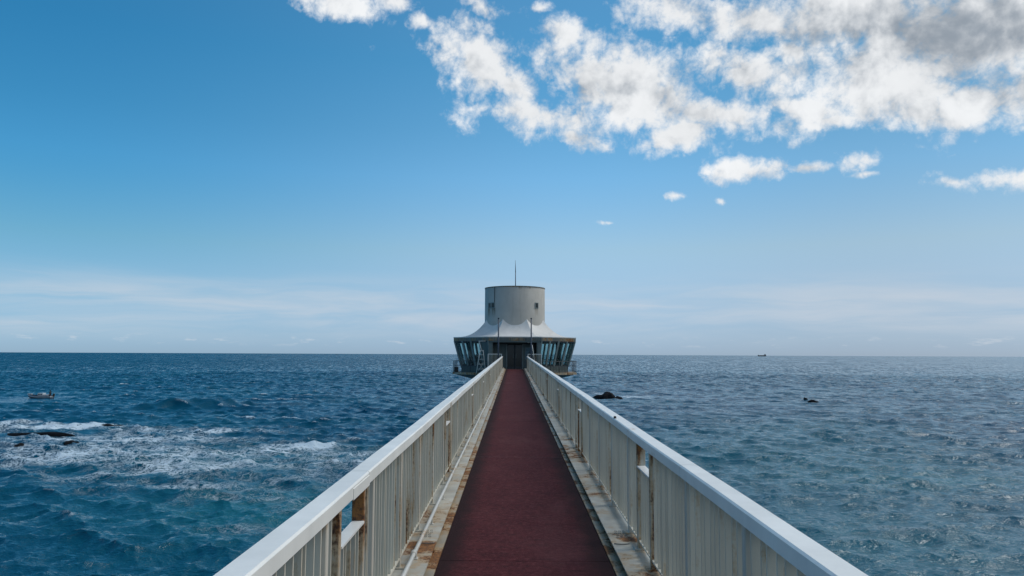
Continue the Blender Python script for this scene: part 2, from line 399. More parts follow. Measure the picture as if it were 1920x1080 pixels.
# ------------------------------------------------------------------ sea
def water_material():
    m, t, b = material('sea_water'); P = pos(t)
    at = t.new('ShaderNodeAttribute'); at.attribute_name = 'foam'; foam = at.outputs['Fac']
    at2 = t.new('ShaderNodeAttribute'); at2.attribute_name = 'shoal_sheen'; shoal_sheen = at2.outputs['Fac']
    dist = t.vmath('LENGTH', t.vmath('MULTIPLY', P, (1, 1, 0)))
    P2 = t.vmath('MULTIPLY', P, (1.0, 1.25, 0.6))
    big = t.noise(P, 0.035, 3, 0.5)
    c = t.mix(t.ss(big, 0.35, 0.65), (0.0014, 0.056, 0.110), (0.0018, 0.072, 0.122))
    c = t.mix(shoal_sheen, c, (0.007, 0.115, 0.155))
    # foam lacing: thin ridges of warped noise, denser where the foam is thick
    r1 = t.math('ABSOLUTE', t.math('SUBTRACT', t.noise(P2, 0.42, 8, 0.68, 1.1), 0.5))
    r2 = t.math('ABSOLUTE', t.math('SUBTRACT', t.noise(P2, 1.5, 6, 0.68, 0.8), 0.5))
    lace = t.math('SUBTRACT', 1.0, t.math('MULTIPLY', t.math('MINIMUM', r1, t.math('MULTIPLY', r2, 1.3)), 8.0), clamp=True)
    patch = t.noise(t.vmath('MULTIPLY', P, (0.6, 1.0, 1.0)), 0.20, 6, 0.62)
    T = t.math('SUBTRACT', 1.22, t.math('MULTIPLY', foam, 1.02))
    T = t.math('SUBTRACT', T, t.math('MULTIPLY', t.math('SUBTRACT', patch, 0.5), 1.5))
    fm = t.ss(t.math('SUBTRACT', lace, T), -0.08, 0.42)
    fm = t.math('MULTIPLY', fm, t.ss(foam, 0.02, 0.2))
    col = t.mix(fm, c, (0.54, 0.66, 0.74))
    t.put(b.inputs['Base Color'], col)
    rg = t.lin(dist, 40, 1500, 0.05, 0.08)
    t.put(b.inputs['Roughness'], t.math('ADD', rg, t.math('MULTIPLY', fm, 0.6)))
    b.inputs['IOR'].default_value = 1.333
    b.inputs['Specular IOR Level'].default_value = 0.5
    Pc = t.vmath('MULTIPLY', P, (0.55, 1.0, 1.0))
    def crest(sc_, det):                              # sharp little crests
        q = t.math('SUBTRACT', 1.0, t.math('MULTIPLY', t.math('ABSOLUTE', t.math('SUBTRACT', t.noise(Pc, sc_, det, 0.55, 0.5), 0.5)), 3.2), clamp=True)
        return t.math('MULTIPLY', q, q)
    rip = t.math('ADD', t.math('MULTIPLY', crest(0.75, 5), 0.17), t.math('MULTIPLY', crest(2.2, 4), 0.09))
    rip = t.math('ADD', rip, t.math('MULTIPLY', t.noise(P, 7.0, 3, 0.6), 0.03))
    bp = t.new('ShaderNodeBump'); bp.inputs['Distance'].default_value = 0.55
    t.put(bp.inputs['Strength'], t.lin(dist, 30, 160, 0.8, 0.4))
    t.put(bp.inputs['Height'], t.math('ADD', rip, t.math('MULTIPLY', fm, 0.1)))
    def slopes(vec, sc_, det, amp):
        n = t.new('ShaderNodeTexNoise'); t.put(n.inputs['Vector'], t.vmath('MULTIPLY', P, vec)); n.inputs['Scale'].default_value = sc_
        n.inputs['Detail'].default_value = det; n.inputs['Roughness'].default_value = 0.6
        return t.vmath('MULTIPLY', t.vmath('SUBTRACT', n.outputs['Color'], (0.5, 0.5, 0.5)), (amp * .8, amp, 0))
    sl = t.vmath('SCALE', slopes((1, 1, 1), 2.0, 3, 0.75), scale=t.lin(dist, 70, 300, 0.22, 1.0))
    sl = t.vmath('ADD', sl, t.vmath('SCALE', slopes((0.60, 0.10, 1), 1.0, 4, 1.4), scale=t.math('MULTIPLY', t.ss(dist, 160, 420), t.ss(dist, 1400, 700))))
    sl = t.vmath('ADD', sl, t.vmath('SCALE', slopes((0.25, 0.02, 1), 1.0, 5, 1.5), scale=t.ss(dist, 500, 1300)))
    # far out only the wave sides turned to the shore are seen
    sl = t.vmath('ADD', sl, t.vmath('SCALE', t.comb(0.23, -0.23, 0.0), scale=t.lin(dist, 60, 700, 0.12, 0.95)))
    nn = t.vmath('NORMALIZE', t.vmath('ADD', bp.outputs[0], sl))
    t.put(b.inputs['Normal'], nn)
    return m
M['sea'] = water_material()

def build_sea():
    # polar sheet round the bridge: fine rings where the photograph looks, coarse elsewhere
    ds = [0.0, 6.0, 14.0, 22.0]; d = 27.0
    while d < 420: ds.append(d); d += max(0.17, min(0.66, d * 0.0036))
    while d < 1500: ds.append(d); d *= 1.0036
    while d < 4000: ds.append(d); d *= 1.02
    while d < 80000: ds.append(d); d *= 1.05
    ds = np.array(ds); nr = len(ds)
    step = np.gradient(ds)
    dense = np.radians(np.arange(-43, 43.001, 0.115))
    rest = np.radians(np.linspace(43, 317, 70)[1:-1])
    an = np.concatenate([dense, rest]); na = len(an)
    DD, AA = np.meshgrid(ds, an, indexing='ij')
    X = DD * np.sin(AA); Y = DD * np.cos(AA)
    Z = np.zeros_like(X); DX = np.zeros_like(X); DY = np.zeros_like(X)
    rng = np.random.RandomState(3)
    X0, Y0 = X.copy(), Y.copy()
    waves = []
    for i in range(84):                               # chop
        lam = 0.5 * (5.0 / 0.5) ** (i / 83.0) * rng.uniform(0.92, 1.08)
        waves.append((lam, R(-98) + rng.normal(0, R(42)), 0.054 * rng.uniform(0.6, 1.4)))
    for i in range(26):                               # swell
        lam = 5.0 * (20 / 5.0) ** (i / 25.0) * rng.uniform(0.95, 1.05)
        waves.append((lam, R(-97) + rng.normal(0, R(22)), 0.013 * rng.uniform(0.6, 1.4)))
    nclose = len(waves)
    # keep the overall steepness where the sheet gets too coarse for the short waves
    spr = np.maximum(step, ds * R(0.115))
    var0 = sum(k * k for l, t, k in waves[:nclose])
    def lodf(sp, lam): return np.clip(1.6 - 2.6 * sp / lam, 0, 1)
    farw = np.clip((ds - 1200) / 1500, 0, 1)
    vr = sum((lodf(spr, l) * k * (1 if i < nclose else farw)) ** 2 for i, (l, t, k) in enumerate(waves))
    gain = np.sqrt(var0 / np.maximum(vr, 1e-9)); gain = np.clip(gain, 0, 1.2) * np.clip((1500 - ds) / 1000, 0, 1)
    for i, (lam, th, st_) in enumerate(waves):
        k = 2 * math.pi / lam; A = st_ / k
        ph = rng.uniform(0, 6.28); kx, ky = k * math.cos(th), k * math.sin(th)
        m1, m2, m3, m4 = rng.uniform(.6, 1.4) * .043, rng.uniform(0, 6), rng.uniform(.6, 1.4) * .06, rng.uniform(0, 6)
        rowl = lodf(spr, lam) * gain * (1 if i < nclose else farw)
        rows = np.nonzero(rowl > 0)[0]
        if len(rows) == 0: continue
        a_, b_ = rows[0], rows[-1] + 1
        nd = len(dense); S_ = (slice(a_, b_), slice(0, nd))
        x, y = X0[S_], Y0[S_]
        arg = kx * x + ky * y + ph
        a = (A * rowl[a_:b_, None]) * (0.8 + 0.45 * np.sin(x * m1 + m2) * np.sin(y * m3 + m4))
        Z[S_] += a * np.cos(arg); q = a * np.sin(arg) * 1.2
        DX[S_] -= q * math.cos(th); DY[S_] -= q * math.sin(th)
    # flat at the rim of the fine sector
    edge = np.ones(na); edge[:len(dense)] = np.clip((43 - np.abs(np.degrees(dense))) / 1.5, 0, 1)
    bp_ = on_sea(75.5, 746.5); calm = 1 - 0.85 * np.exp(-((X0 - bp_.x) / 8) ** 4 - ((Y0 - bp_.y + 6) / 14) ** 4)
    Z *= calm
    wind = 1.0 - 0.18 * np.tanh((AA + 0.0) / 0.22) * (np.abs(AA) < 0.8) * np.clip((900 - DD) / 600, 0, 1)    # rougher water to the left, smoother to the right
    Z *= wind; DX *= wind; DY *= wind
    Z *= edge; DX *= edge; DY *= edge
    Zw = Z.copy(); sg = Zw[(DD > 30) & (DD < 400)].std()
    foam = np.zeros_like(X); shoal_sheen = np.zeros_like(X)
    # breaking swells: steep towards the shore, long behind
    def ridge(p0, p1, h, front, back, foamv=0.0, seed=0):
        a = on_sea(*p0); b = on_sea(*p1); L = b.x - a.x
        t_ = (X0 - a.x) / L; yc = a.y + (b.y - a.y) * t_ + 0.7 * np.sin(X0 * 0.19 + seed) + 0.35 * np.sin(X0 * 0.7 + seed * 2) + 0.2 * np.sin(X0 * 1.9)
        env = np.clip(np.minimum(t_, 1 - t_) * 5, 0, 1); env = env * env * (3 - 2 * env)
        env = env * (0.82 + 0.12 * np.sin(X0 * 0.33 + seed) + 0.08 * np.sin(X0 * 0.9 + 1.7 * seed))
        q = Y0 - yc; sg = np.where(q < 0, front, back)
        g = np.exp(-(q / sg) ** 2) * env
        if foamv: np.maximum(foam, foamv * np.exp(-((q + 0.5) / (front * 1.6)) ** 2) * np.clip(env * 1.6, 0, 1), out=foam)
        return h * g
    Z[:] += ridge((190, 768), (470, 763), 1.05, 1.5, 6.0, 0, 1)
    Z[:] += ridge((240, 767), (600, 757), 0.8, 1.5, 6.0, 0, 2.3)
    Z[:] += ridge((-60, 806), (245, 800), 0.5, 1.3, 3.0, .72, 4)
    Z[:] += ridge((480, 846), (640, 838), 0.35, 0.8, 2.5, .42, 5)
    Z[:] += ridge((360, 812), (450, 808), 0.45, 0.9, 2.6, 0.35, 6)
    Z[:] += ridge((-60, 796), (95, 793), 0.5, 1.0, 3.0, 0.5, 6.5)
    def patch(px, py, rx, ry, s, arr=foam):
        c = on_sea(px, py); dd = math.hypot(c.x - CAM.x, c.y)
        ax = rx / F * dd; ay = ry * dd * dd / (CAM.z * F)
        q = ((X0 - c.x) / ax) ** 2 + ((Y0 - c.y) / ay) ** 2
        arr += s * (0.52 if arr is foam and px < 800 else 1.0) * np.exp(-q)
    for p in [(90, 818, 200, 9, .75), (280, 826, 190, 12, .55), (90, 842, 170, 12, .6), (440, 800, 170, 14, .42), (560, 835, 200, 14, .42),
              (330, 850, 300, 18, .34), (420, 880, 300, 30, .22), (640, 870, 170, 30, .30), (500, 934, 90, 8, .62), (455, 995, 80, 9, .45), (590, 975, 90, 18, .25),
              (210, 797, 60, 4, .5), (500, 900, 420, 60, .42), (250, 870, 260, 20, .35), (620, 1000, 160, 40, .3), (560, 838, 90, 4, .5), (330, 806, 170, 5, .45), (180, 856, 200, 6, .4), (60, 865, 120, 9, .35), (120, 900, 200, 22, .16), (720, 800, 120, 14, .22), (580, 775, 130, 6, .2),
              (1180, 745, 70, 3.0, .6), (1122, 738, 18, 4, .6), (1300, 772, 170, 7, .26), (1560, 750, 90, 2.6, .42), (1330, 790, 220, 6, .28), (1230, 752, 120, 3, .25),  # the wide patches here paint the water's pale sheen into the foam mask
              (1450, 820, 300, 12, .16), (1760, 1000, 160, 10, .38), (1700, 995, 60, 6, .25), (1340, 900, 200, 14, .12), (1606, 714, 14, .6, .7), (1880, 684, 120, .5, .3)]:  # the tiny strong patch paints a glint on the water as foam
        patch(*p)
    for p in [(600, 950, 260, 60, .9), (480, 860, 260, 26, .6), (300, 950, 300, 40, .35), (1560, 800, 200, 12, .35), (1780, 900, 200, 14, .4), (1500, 860, 420, 70, .75), (1700, 1040, 400, 90, .6)]:  # shoals left of the bridge; right-hand patches paint bright sky reflection into water colour
        patch(*p, arr=shoal_sheen)
    # a few whitecaps on the steepest crests of the near field
    foam = np.minimum(foam, 1.12)
    foam += np.clip((Zw / sg - 2.0) * 0.38, 0, 0.55) * (DD < 260) * (0.12 + 0.88 * (X0 < 0))
    Xd, Yd = X0 + DX, Y0 + DY
    V = np.stack([Xd, Yd, Z], -1).reshape(-1, 3).astype(np.float32)
    i = np.arange(nr - 1)[:, None] * na; j = np.arange(na)[None, :]; jn = (j + 1) % na
    Q = np.stack([i + j, i + jn, i + na + jn, i + na + j], -1).reshape(-1, 4).astype(np.int32)
    Q = Q[:, ::-1]
    me = bpy.data.meshes.new('sea'); nv, nf = len(V), len(Q)
    me.vertices.add(nv); me.vertices.foreach_set('co', V.ravel())
    me.loops.add(nf * 4); me.loops.foreach_set('vertex_index', np.ascontiguousarray(Q).ravel())
    me.polygons.add(nf); me.polygons.foreach_set('loop_start', np.arange(0, nf * 4, 4, dtype=np.int32)); me.polygons.foreach_set('loop_total', np.full(nf, 4, dtype=np.int32))
    me.polygons.foreach_set('use_smooth', np.ones(nf, dtype=bool))
    me.update(calc_edges=True)
    for nm, arr in (('foam', foam), ('shoal_sheen', np.clip(shoal_sheen, 0, 1))):
        a = me.attributes.new(nm, 'FLOAT', 'POINT'); a.data.foreach_set('value', arr.reshape(-1).astype(np.float32))
    me.materials.append(M['sea'])
    o = bpy.data.objects.new('sea', me); COL.objects.link(o); o['kind'] = 'structure'
    if me.polygons[nf // 2].normal.z < 0: me.flip_normals()
    print('sea', nv, nf, 'sigma', sg)
    return o
build_sea()

# ------------------------------------------------------------------ footbridge
SLOPE = 0.0098
Y0B, Y1B = -3.0, 59.2
def dk(y): return 8.25 + SLOPE * y
MOD = 5.75; BAY = 1.15
br = empty('footbridge', (0, 0, 8.25), 'long narrow footbridge with dark red walkway leading to the white tower', 'footbridge')
ys_joint = [Y0B] + [y for y in np.arange(0.5, Y1B - 1, MOD)] + [Y1B]
for a, b in zip(ys_joint[:-1], ys_joint[1:]):
    MB().box(-0.70, 0.70, a + 0.004, b - 0.004, -0.03, 0.0, dk).build('walkway_panel', M['deck'], br)
M['jf'] = plain('joint_filler', (0.15, 0.075, 0.075), 0.8, var=0.9, sc_=14)
for y in ys_joint[1:-1]:
    MB().box(-0.69, 0.69, y - 0.0035, y + 0.0035, -0.03, 0.0015, dk).build('joint_strip', M['jf'] if abs(y - 12) < 1 else M['deck'], br)
MB().box(-0.72, 0.72, Y0B, Y1B, -0.20, -0.034, dk).build('deck_slab', M['concrete'], br)
for s in (-1, 1):
    # steel channel kerb: upper flange, web, lower flange, ribs
    def sx(a, b): return (min(s * a, s * b), max(s * a, s * b))
    jy = [Y0B] + list(np.arange(2.1 if s < 0 else 2.9, Y1B - 1, MOD)) + [Y1B]
    for a, b in zip(jy[:-1], jy[1:]):
        x0, x1 = sx(0.757, 1.075)
        k = MB().box(x0, x1, a + 0.003, b - 0.003, 0.058, 0.070, dk).build('kerb_flange', M['kerb'], br)
        x0, x1 = sx(0.704, 0.80)
        MB().box(x0, x1, a + 0.003, b - 0.003, -0.03, 0.004, dk).build('lower_flange', M['kerblow'], br)
    x0, x1 = sx(0.80, 0.815)
    MB().box(x0, x1, Y0B, Y1B, -0.20, 0.057, dk).build('kerb_web', M['kerblow'], br)
    x0, x1 = sx(0.90, 1.05)
    MB().box(x0, x1, Y0B, Y1B, -0.95, 0.057, dk).build('girder', M['concrete'], br)
    rib = MB().box(*sx(0.766, 0.799), -0.006, 0.006, 0.005, 0.057).mesh('kerb_rib', M['kerblow'])
    y = 1.3 + (0.2 if s > 0 else 0)
    while y < 30:
        link_mesh('kerb_rib', rib, br, (0, y, dk(y))); y += 0.86
    # drain plates: rows of small holes with dark rims
    gp = MB()
    for i in range(3):
        for j in range(4):
            cx = s * (0.835 + i * 0.036 + 0.01 * (j % 2)); cy = (j - 1.5) * 0.075
            ring = [(cx + 0.013 * math.cos(q * math.pi / 4), cy + 0.026 * math.sin(q * math.pi / 4), 0.0715) for q in range(8)]
            rin = [(cx + 0.007 * math.cos(q * math.pi / 4), cy + 0.016 * math.sin(q * math.pi / 4), 0.0715) for q in range(8)]
            gp.add(ring + rin, [(q, (q + 1) % 8, 8 + (q + 1) % 8, 8 + q) for q in range(8)])
    M.setdefault('drain', plain('drain_rim', (0.16, 0.155, 0.14), 0.7))
    gm = gp.mesh('drain_grille', M['drain'])
    for k in range(5):
        y = 6.85 + k * MOD
        link_mesh('drain_grille', gm, br, (0, y, dk(y)))
    yy = 6.5
    MB().tube([(s * (0.90 - 0.13 * t), yy - 0.02 * math.sin(t * 3.1), dk(yy) + 0.078) for t in np.linspace(0, 1, 7)], 0.005, 6).build('loose_wire', M['drain'], br)
for y in (14.0, 38.0):
    MB().bar((0, y, -3), (0, y, dk(y) - 0.22), 0.62, 0.62, 20).build('pier', M['concrete'], br)

# ------------------------------------------------------------------ railings
RI, RO = 0.940, 1.058           # inner and outer side of the handrail
RT, RB = 1.02, 0.948            # top and underside over the deck
def railing(s, label, post0, open_at, open_len, joint0):
    root = empty('railing', (s * 0.97, 0, 8.32), label, 'railing', 'railings of the footbridge')
    def X(a): return s * a
    def bx(mb, a, b, *r, **k): return mb.box(min(X(a), X(b)), max(X(a), X(b)), *r, **k)
    ymin, ymax = -2.6, 59.0
    # handrail lengths, chamfered box profile
    c = 0.009
    prof = [(RI, RB), (RO, RB), (RO, RT - c), (RO - c, RT), (RI + c, RT), (RI, RT - c)]
    prof = [(X(a), z) for a, z in prof]
    js = [ymin] + [joint0 + k * MOD for k in range(0, 11) if ymin + 1 < joint0 + k * MOD < ymax - 1] + [ymax]
    for i, (a, b) in enumerate(zip(js[:-1], js[1:])):
        n = max(2, int((b - a) / 0.9)); ys = [a + 0.004 + (b - a - 0.008) * k / n for k in range(n + 1)]
        # old rail: never quite straight
        wob = lambda y: dk(y) + 0.0025 * math.sin(y * 1.7 + s) + 0.002 * math.sin(y * 0.6)
        MB().extrude_y(prof, ys, wob).build('handrail', M['rail'], root)
    for i, y in enumerate(js[1:-1]):
        if s < 0:
            L = 0.44 if i == 0 else 0.16
            p2 = [(RI - .004, RB - .006), (RO + .004, RB - .006), (RO + .004, RT - .02), (RO - 0.02, RT - .016), (RI + .02, RT - .016), (RI - .004, RT - .020)]
            MB().extrude_y([(X(a), z) for a, z in p2], [y - L, y - 0.006], dk).build('joint_sleeve', M['rail'] if i == 0 else M['rustpost'], root)
        else:
            p2 = [(RI + .003, RB + .003), (RO - .003, RB + .003), (RO - .003, RT - .012), (RO - .02, RT - .004), (RI + .02, RT - .004), (RI + .003, RT - .012)]
            MB().extrude_y([(X(a), z) for a, z in p2], [y - .05, y + .05], dk).build('joint_sleeve', M['post'], root)
    if s > 0: MB().bar((0.955, 7.75, dk(7.75) + RT - .002), (0.955, 7.75, dk(7.75) + RT + .022), .016, .012, 8).build('bolt_stub', M['black'], root)
    # bays
    opens = [(open_at + k * MOD, open_at + k * MOD + open_len) for k in range(-1, 10) if open_at + k * MOD + open_len < ymax - 0.3]
    in_open = lambda y, m=0.0: any(a - m < y < b + m for a, b in opens)
    pm = MB().cbox(min(X(RI + .014), X(RI + .082)), max(X(RI + .014), X(RI + .082)), -0.024, 0.024, 0.0, RB - 0.071, 0.004).mesh('post', M['post'])
    pr = MB().cbox(min(X(RI + .010), X(RI + .080)), max(X(RI + .010), X(RI + .080)), -0.022, 0.022, 0.0, RB - 0.071, 0.004).mesh('post', M['rustpost'])
    foot = MB().box(min(X(RI - .02), X(RO)), max(X(RI - .02), X(RO)), -0.055, 0.055, 0.0705, 0.079).mesh('foot_plate', M['kerb'])
    posts = []
    y = post0 - 5 * BAY
    while y < ymax:
        if y > ymin and not in_open(y, 0.14): posts.append((y, pm))
        y += BAY
    for a, b in opens: posts += [(a, pr), (b, pr)]
    for y, me in posts:
        o = link_mesh('post', me, root, (0, y, dk(y) + 0.0705))
        if y < 30: link_mesh('foot_plate', foot, root, (0, y, dk(y)))
    # bottom flat, in the bays between joints
    for a, b in zip(js[:-1], js[1:]):
        MB().extrude_y([(X(RI + .018), .132), (X(RO - .03), .132), (X(RO - .03), .146), (X(RI + .018), .146)], [a + .01, b - .01], dk).build('bottom_rail', M['bar'], root)
    # ledges of the low panels
    for a, b in opens:
        bx(MB(), RI + .006, RI + .076, a + .023, b - .023, 0.745, 0.757, dz=dk).build('ledge', M['rail'], root)
    # balusters: thin flat bars set square to the rail
    full = MB(); bx(full, RI + .022, RO - .034, -0.006, 0.006, 0.147, RB - 0.001); full = full.mesh('baluster', M['bar'])
    low = MB(); bx(low, RI + .022, RO - .034, -0.006, 0.006, 0.147, 0.744); low = low.mesh('baluster', M['bar'])
    rest = MB(); cnt = 0
    ylist = []
    y = post0 - 5 * BAY + 0.115
    py = sorted(p for p, _ in posts)
    for a, b in zip(py[:-1], py[1:]):
        n = max(1, int(round((b - a) / 0.106)))
        ylist += [a + (b - a) * k / n for k in range(1, n)]
    rn = random.Random(5 + s)
    for y in ylist:
        if y < 0.6 or y > ymax: continue
        lowp = in_open(y)
        if cnt < 290:
            o = link_mesh('baluster', low if lowp else full, root, (rn.uniform(-.002, .002), y + rn.uniform(-.006, .006), dk(y)))
            o.rotation_euler.z = rn.uniform(-.05, .05) * 0.5
            cnt += 1
        else:
            bx(rest, RI + .022, RO - .034, y - .006, y + .006, 0.147 + dk(y), (0.744 if lowp else RB - .001) + dk(y))
    r = rest.build('far_balusters', M['bar'], root); r['kind'] = 'stuff'
    return root
railing(-1, 'white steel railing left of the red walkway, with a pipe along its foot', 3.51, 3.75, 0.60, 4.42)
railing(1, 'white steel railing with grey bars on the right of the red walkway', 3.47, 5.80, 0.58, 4.70)

# conduit along the foot of the left railing
cp = empty('conduit_pipe', (-0.868, 0, 8.4), 'thin white conduit pipe clamped along the foot of the left railing', 'pipe')
ysp = [-2.5 + 2.05 * k for k in range(31)]
MB().tube([(-0.866 + 0.004 * math.sin(y * 1.3), y, dk(y) + 0.150 + 0.003 * math.sin(y * 2.1)) for y in ysp], 0.0165, 10).build('pipe', M['pipe'], cp)
for k in range(20):
    y = 2.6 + 1.15 * k
    m = MB(); m.box(-0.885, -0.852, y - .03, y + .03, .0705, .076, dk); m.box(-0.872, -0.862, y - .012, y + .012, .076, .132, dk)
    m.build('clamp', M['pipe'], cp)
for k in range(9):
    y = 5.9 + MOD * k
    MB().bar((-0.866, y - .03, dk(y) + .15), (-0.866, y + .03, dk(y) + .1505), 0.024, n=12).build('coupling', M['pipe'], cp)

# ------------------------------------------------------------------ observation tower
tw = empty('observation_tower', (0, TY, 0), 'white round observation tower with flared roof and slanted windows at the end of the bridge', 'tower')
RR = 5.57                                            # corner radius of the octagonal roof edge
A8 = [R(22.5 + 45 * k) for k in range(8)]
def oc(r, k, z):                                     # k = 0 is the corner right of the entrance, going round clockwise seen from above
    a = A8[k % 8] ; return Vector((r * math.sin(a), TY - r * math.cos(a), z))
ZR, ZD0, ZD1, ZT = 11.43, 12.45, 12.98, 15.75
RD = 2.62
def roof():
    vs = []; fs = []; ns, nt = 12, 14
    for k in range(8):
        b0 = len(vs)
        for i in range(ns + 1):
            th = -22.5 + 45.0 * i / ns; u = th / 22.5
            re = RR * math.cos(R(22.5)) / math.cos(R(th))
            ht = ZD0 + (ZD1 - ZD0) * abs(u) ** 2.4
            for j in range(nt + 1):
                t = j / nt; r = RD - 0.01 + (re - RD) * t
                z = ZR + (ht - ZR) * (1 - t) ** 2.7 * (1 - 0.0 * t)
                a = R(45 * k + th); vs.append((r * math.sin(a), TY - r * math.cos(a), z))
        for i in range(ns):
            for j in range(nt):
                p = b0 + i * (nt + 1) + j; fs.append((p, p + 1, p + nt + 2, p + nt + 1))
    m = MB().add(vs, fs, True)
    return m.build('flared_roof', M['roof'], tw)
rf = roof()
def ringwall(name, r0, z0, r1, z1, mat, thick=0.08, ks=range(8), parent=tw, inset0=0, inset1=0):
    for k in ks:
        a, b = oc(r0, k, z0), oc(r0, k + 1, z0); c, d = oc(r1, k + 1, z1), oc(r1, k, z1)
        ai, bi = oc(r0 - thick, k, z0), oc(r0 - thick, k + 1, z0); ci, di = oc(r1 - thick, k + 1, z1), oc(r1 - thick, k, z1)
        MB().hexa([a, b, bi, ai], [d, c, ci, di]).build(name, mat, parent)
# rim, fascia, ceiling
ringwall('roof_rim', RR + .015, ZR - .07, RR + .03, ZR - .002, M['roof'], 0.25)
ringwall('fascia', RR - .01, ZR - .34, RR + .004, ZR - .072, M['fascia'], 0.12)
lerp = lambda z: RR - .02 + (4.95 - (RR - .02)) * (ZR - .34 - z) / (ZR - .34 - 9.05)   # slant of the window band
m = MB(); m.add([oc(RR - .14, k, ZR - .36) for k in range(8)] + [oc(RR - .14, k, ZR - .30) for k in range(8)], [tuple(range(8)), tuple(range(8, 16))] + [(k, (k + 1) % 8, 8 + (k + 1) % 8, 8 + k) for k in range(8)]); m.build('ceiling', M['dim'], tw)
# drum with parapet lip and shaft inside
def lathe(prof, n=64):
    vs = [(r * math.sin(2 * math.pi * i / n), TY - r * math.cos(2 * math.pi * i / n), z) for r, z in prof for i in range(n)]; fs = []
    for j in range(len(prof) - 1):
        for i in range(n): fs.append((j * n + i, j * n + (i + 1) % n, (j + 1) * n + (i + 1) % n, (j + 1) * n + i))
    return vs, fs
m = MB(); m.add(*lathe([(RD, 11.5), (RD, ZT - .02), (RD - .02, ZT), (RD - .18, ZT), (RD - .18, ZT - .5), (0.02, ZT - .5)]), smooth=False)
dr = m.build('drum', M['drum'], tw)
for p in dr.data.polygons:
    if abs(p.normal.z) < 0.2: p.use_smooth = True
MB().add(*lathe([(RD + .022, ZT - .06), (RD + .026, ZT + .012), (RD - .19, ZT + .016), (RD - .19, ZT - .04)]), smooth=False).build('parapet_cap', M['fascia'], tw)
MB().bar((0.05, TY, ZT - .5), (0.05, TY, 17.2), 0.040, 0.035, 10).build('antenna_mast', M['polepaint'], tw)
MB().bar((0.05, TY, 17.2), (0.03, TY, 18.25), 0.035, 0.012, 8).build('antenna_tip', M['polepaint'], tw)
MB().add(*lathe([(RD - .3, -4), (RD - .3, 8.4)])).build('shaft', M['concrete'], tw)
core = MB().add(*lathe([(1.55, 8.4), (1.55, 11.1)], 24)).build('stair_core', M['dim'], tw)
# small drum windows
for ax in (-2.14, -1.84, 1.84):
    a = math.asin(ax / RD); n = Vector((math.sin(a), -math.cos(a), 0)); tg = Vector((math.cos(a), math.sin(a), 0))
    c = Vector((0, TY, 14.15)) + n * (RD + .006)
    def P_(u, v, d): return c + tg * u + Vector((0, 0, v)) + n * d
    fr = MB()
    for (u0, u1, v0, v1) in ((-.2, .2, .19, .24), (-.2, .2, -.24, -.19), (-.2, -.15, -.19, .19), (.15, .2, -.19, .19)):
        fr.hexa([P_(u0, v0, -.05), P_(u1, v0, -.05), P_(u1, v0, .03), P_(u0, v0, .03)], [P_(u0, v1, -.05), P_(u1, v1, -.05), P_(u1, v1, .03), P_(u0, v1, .03)])
    f = fr.build('drum_window', M['frame'], tw)
    MB().hexa([P_(-.15, -.19, -.03), P_(.0, -.19, -.03), P_(.0, -.19, .008), P_(-.15, -.19, .008)], [P_(-.15, .19, -.03), P_(.0, .19, -.03), P_(.0, .19, .008), P_(-.15, .19, .008)]).build('pane', M['doorglass'], f)
    MB().hexa([P_(.012, -.19, -.03), P_(.15, -.19, -.03), P_(.15, -.19, .004), P_(.012, -.19, .004)], [P_(.012, .19, -.03), P_(.15, .19, -.03), P_(.15, .19, .004), P_(.012, .19, .004)]).build('pane', M['doorglass'], f)
MB().bar((-1.72, TY - 2.0, 14.4), (-1.72, TY - 2.0, 15.74), 0.022, n=6).build('drain_pipe', M['darksteel'], tw)
# window band: every face but the entrance has four panes between slanted posts
ZW0, ZW1 = 9.05, ZR - .34
def band(k, u, z, off=0.0):
    r = lerp(z) + off; return oc(r, k, z).lerp(oc(r, k + 1, z), u)
for k in range(7):                                   # k = 7 is the entrance face
    us = [0.0, .25, .5, .75, 1.0]
    for i in range(5):
        h = 0.022 if 0 < i < 4 else 0.03
        u0, u1 = max(0, us[i] - h), min(1, us[i] + h)
        MB().hexa([band(k, u0, ZW0, .03), band(k, u1, ZW0, .03), band(k, u1, ZW0, -.10), band(k, u0, ZW0, -.10)],
                  [band(k, u0, ZW1, .03), band(k, u1, ZW1, .03), band(k, u1, ZW1, -.10), band(k, u0, ZW1, -.10)]).build('mullion', M['frame'], tw)
    for i in range(4):
        u0, u1 = us[i] + .032, us[i + 1] - .032
        solid = (k == 6 and i == 3)
        for nm_, a0, a1, z0, z1 in (('window_head', u0, u1, ZW1 - .10, ZW1 - .002), ('window_sill', u0, u1, ZW0 + .002, ZW0 + .07)):
            wn = MB().hexa([band(k, a0, z0, .0), band(k, a1, z0, .0), band(k, a1, z0, -.07), band(k, a0, z0, -.07)], [band(k, a0, z1, .0), band(k, a1, z1, .0), band(k, a1, z1, -.07), band(k, a0, z1, -.07)]).build(nm_, M['darksteel'], tw)
        z0, z1 = ZW0 + .071, ZW1 - .101
        MB().hexa([band(k, u0, z0, -.025), band(k, u1, z0, -.025), band(k, u1, z0, -.04), band(k, u0, z0, -.04)],
                  [band(k, u0, z1, -.025), band(k, u1, z1, -.025), band(k, u1, z1, -.04), band(k, u0, z1, -.04)]).build('wall_panel' if solid else 'pane', M['wall'] if solid else M['glass'], wn)
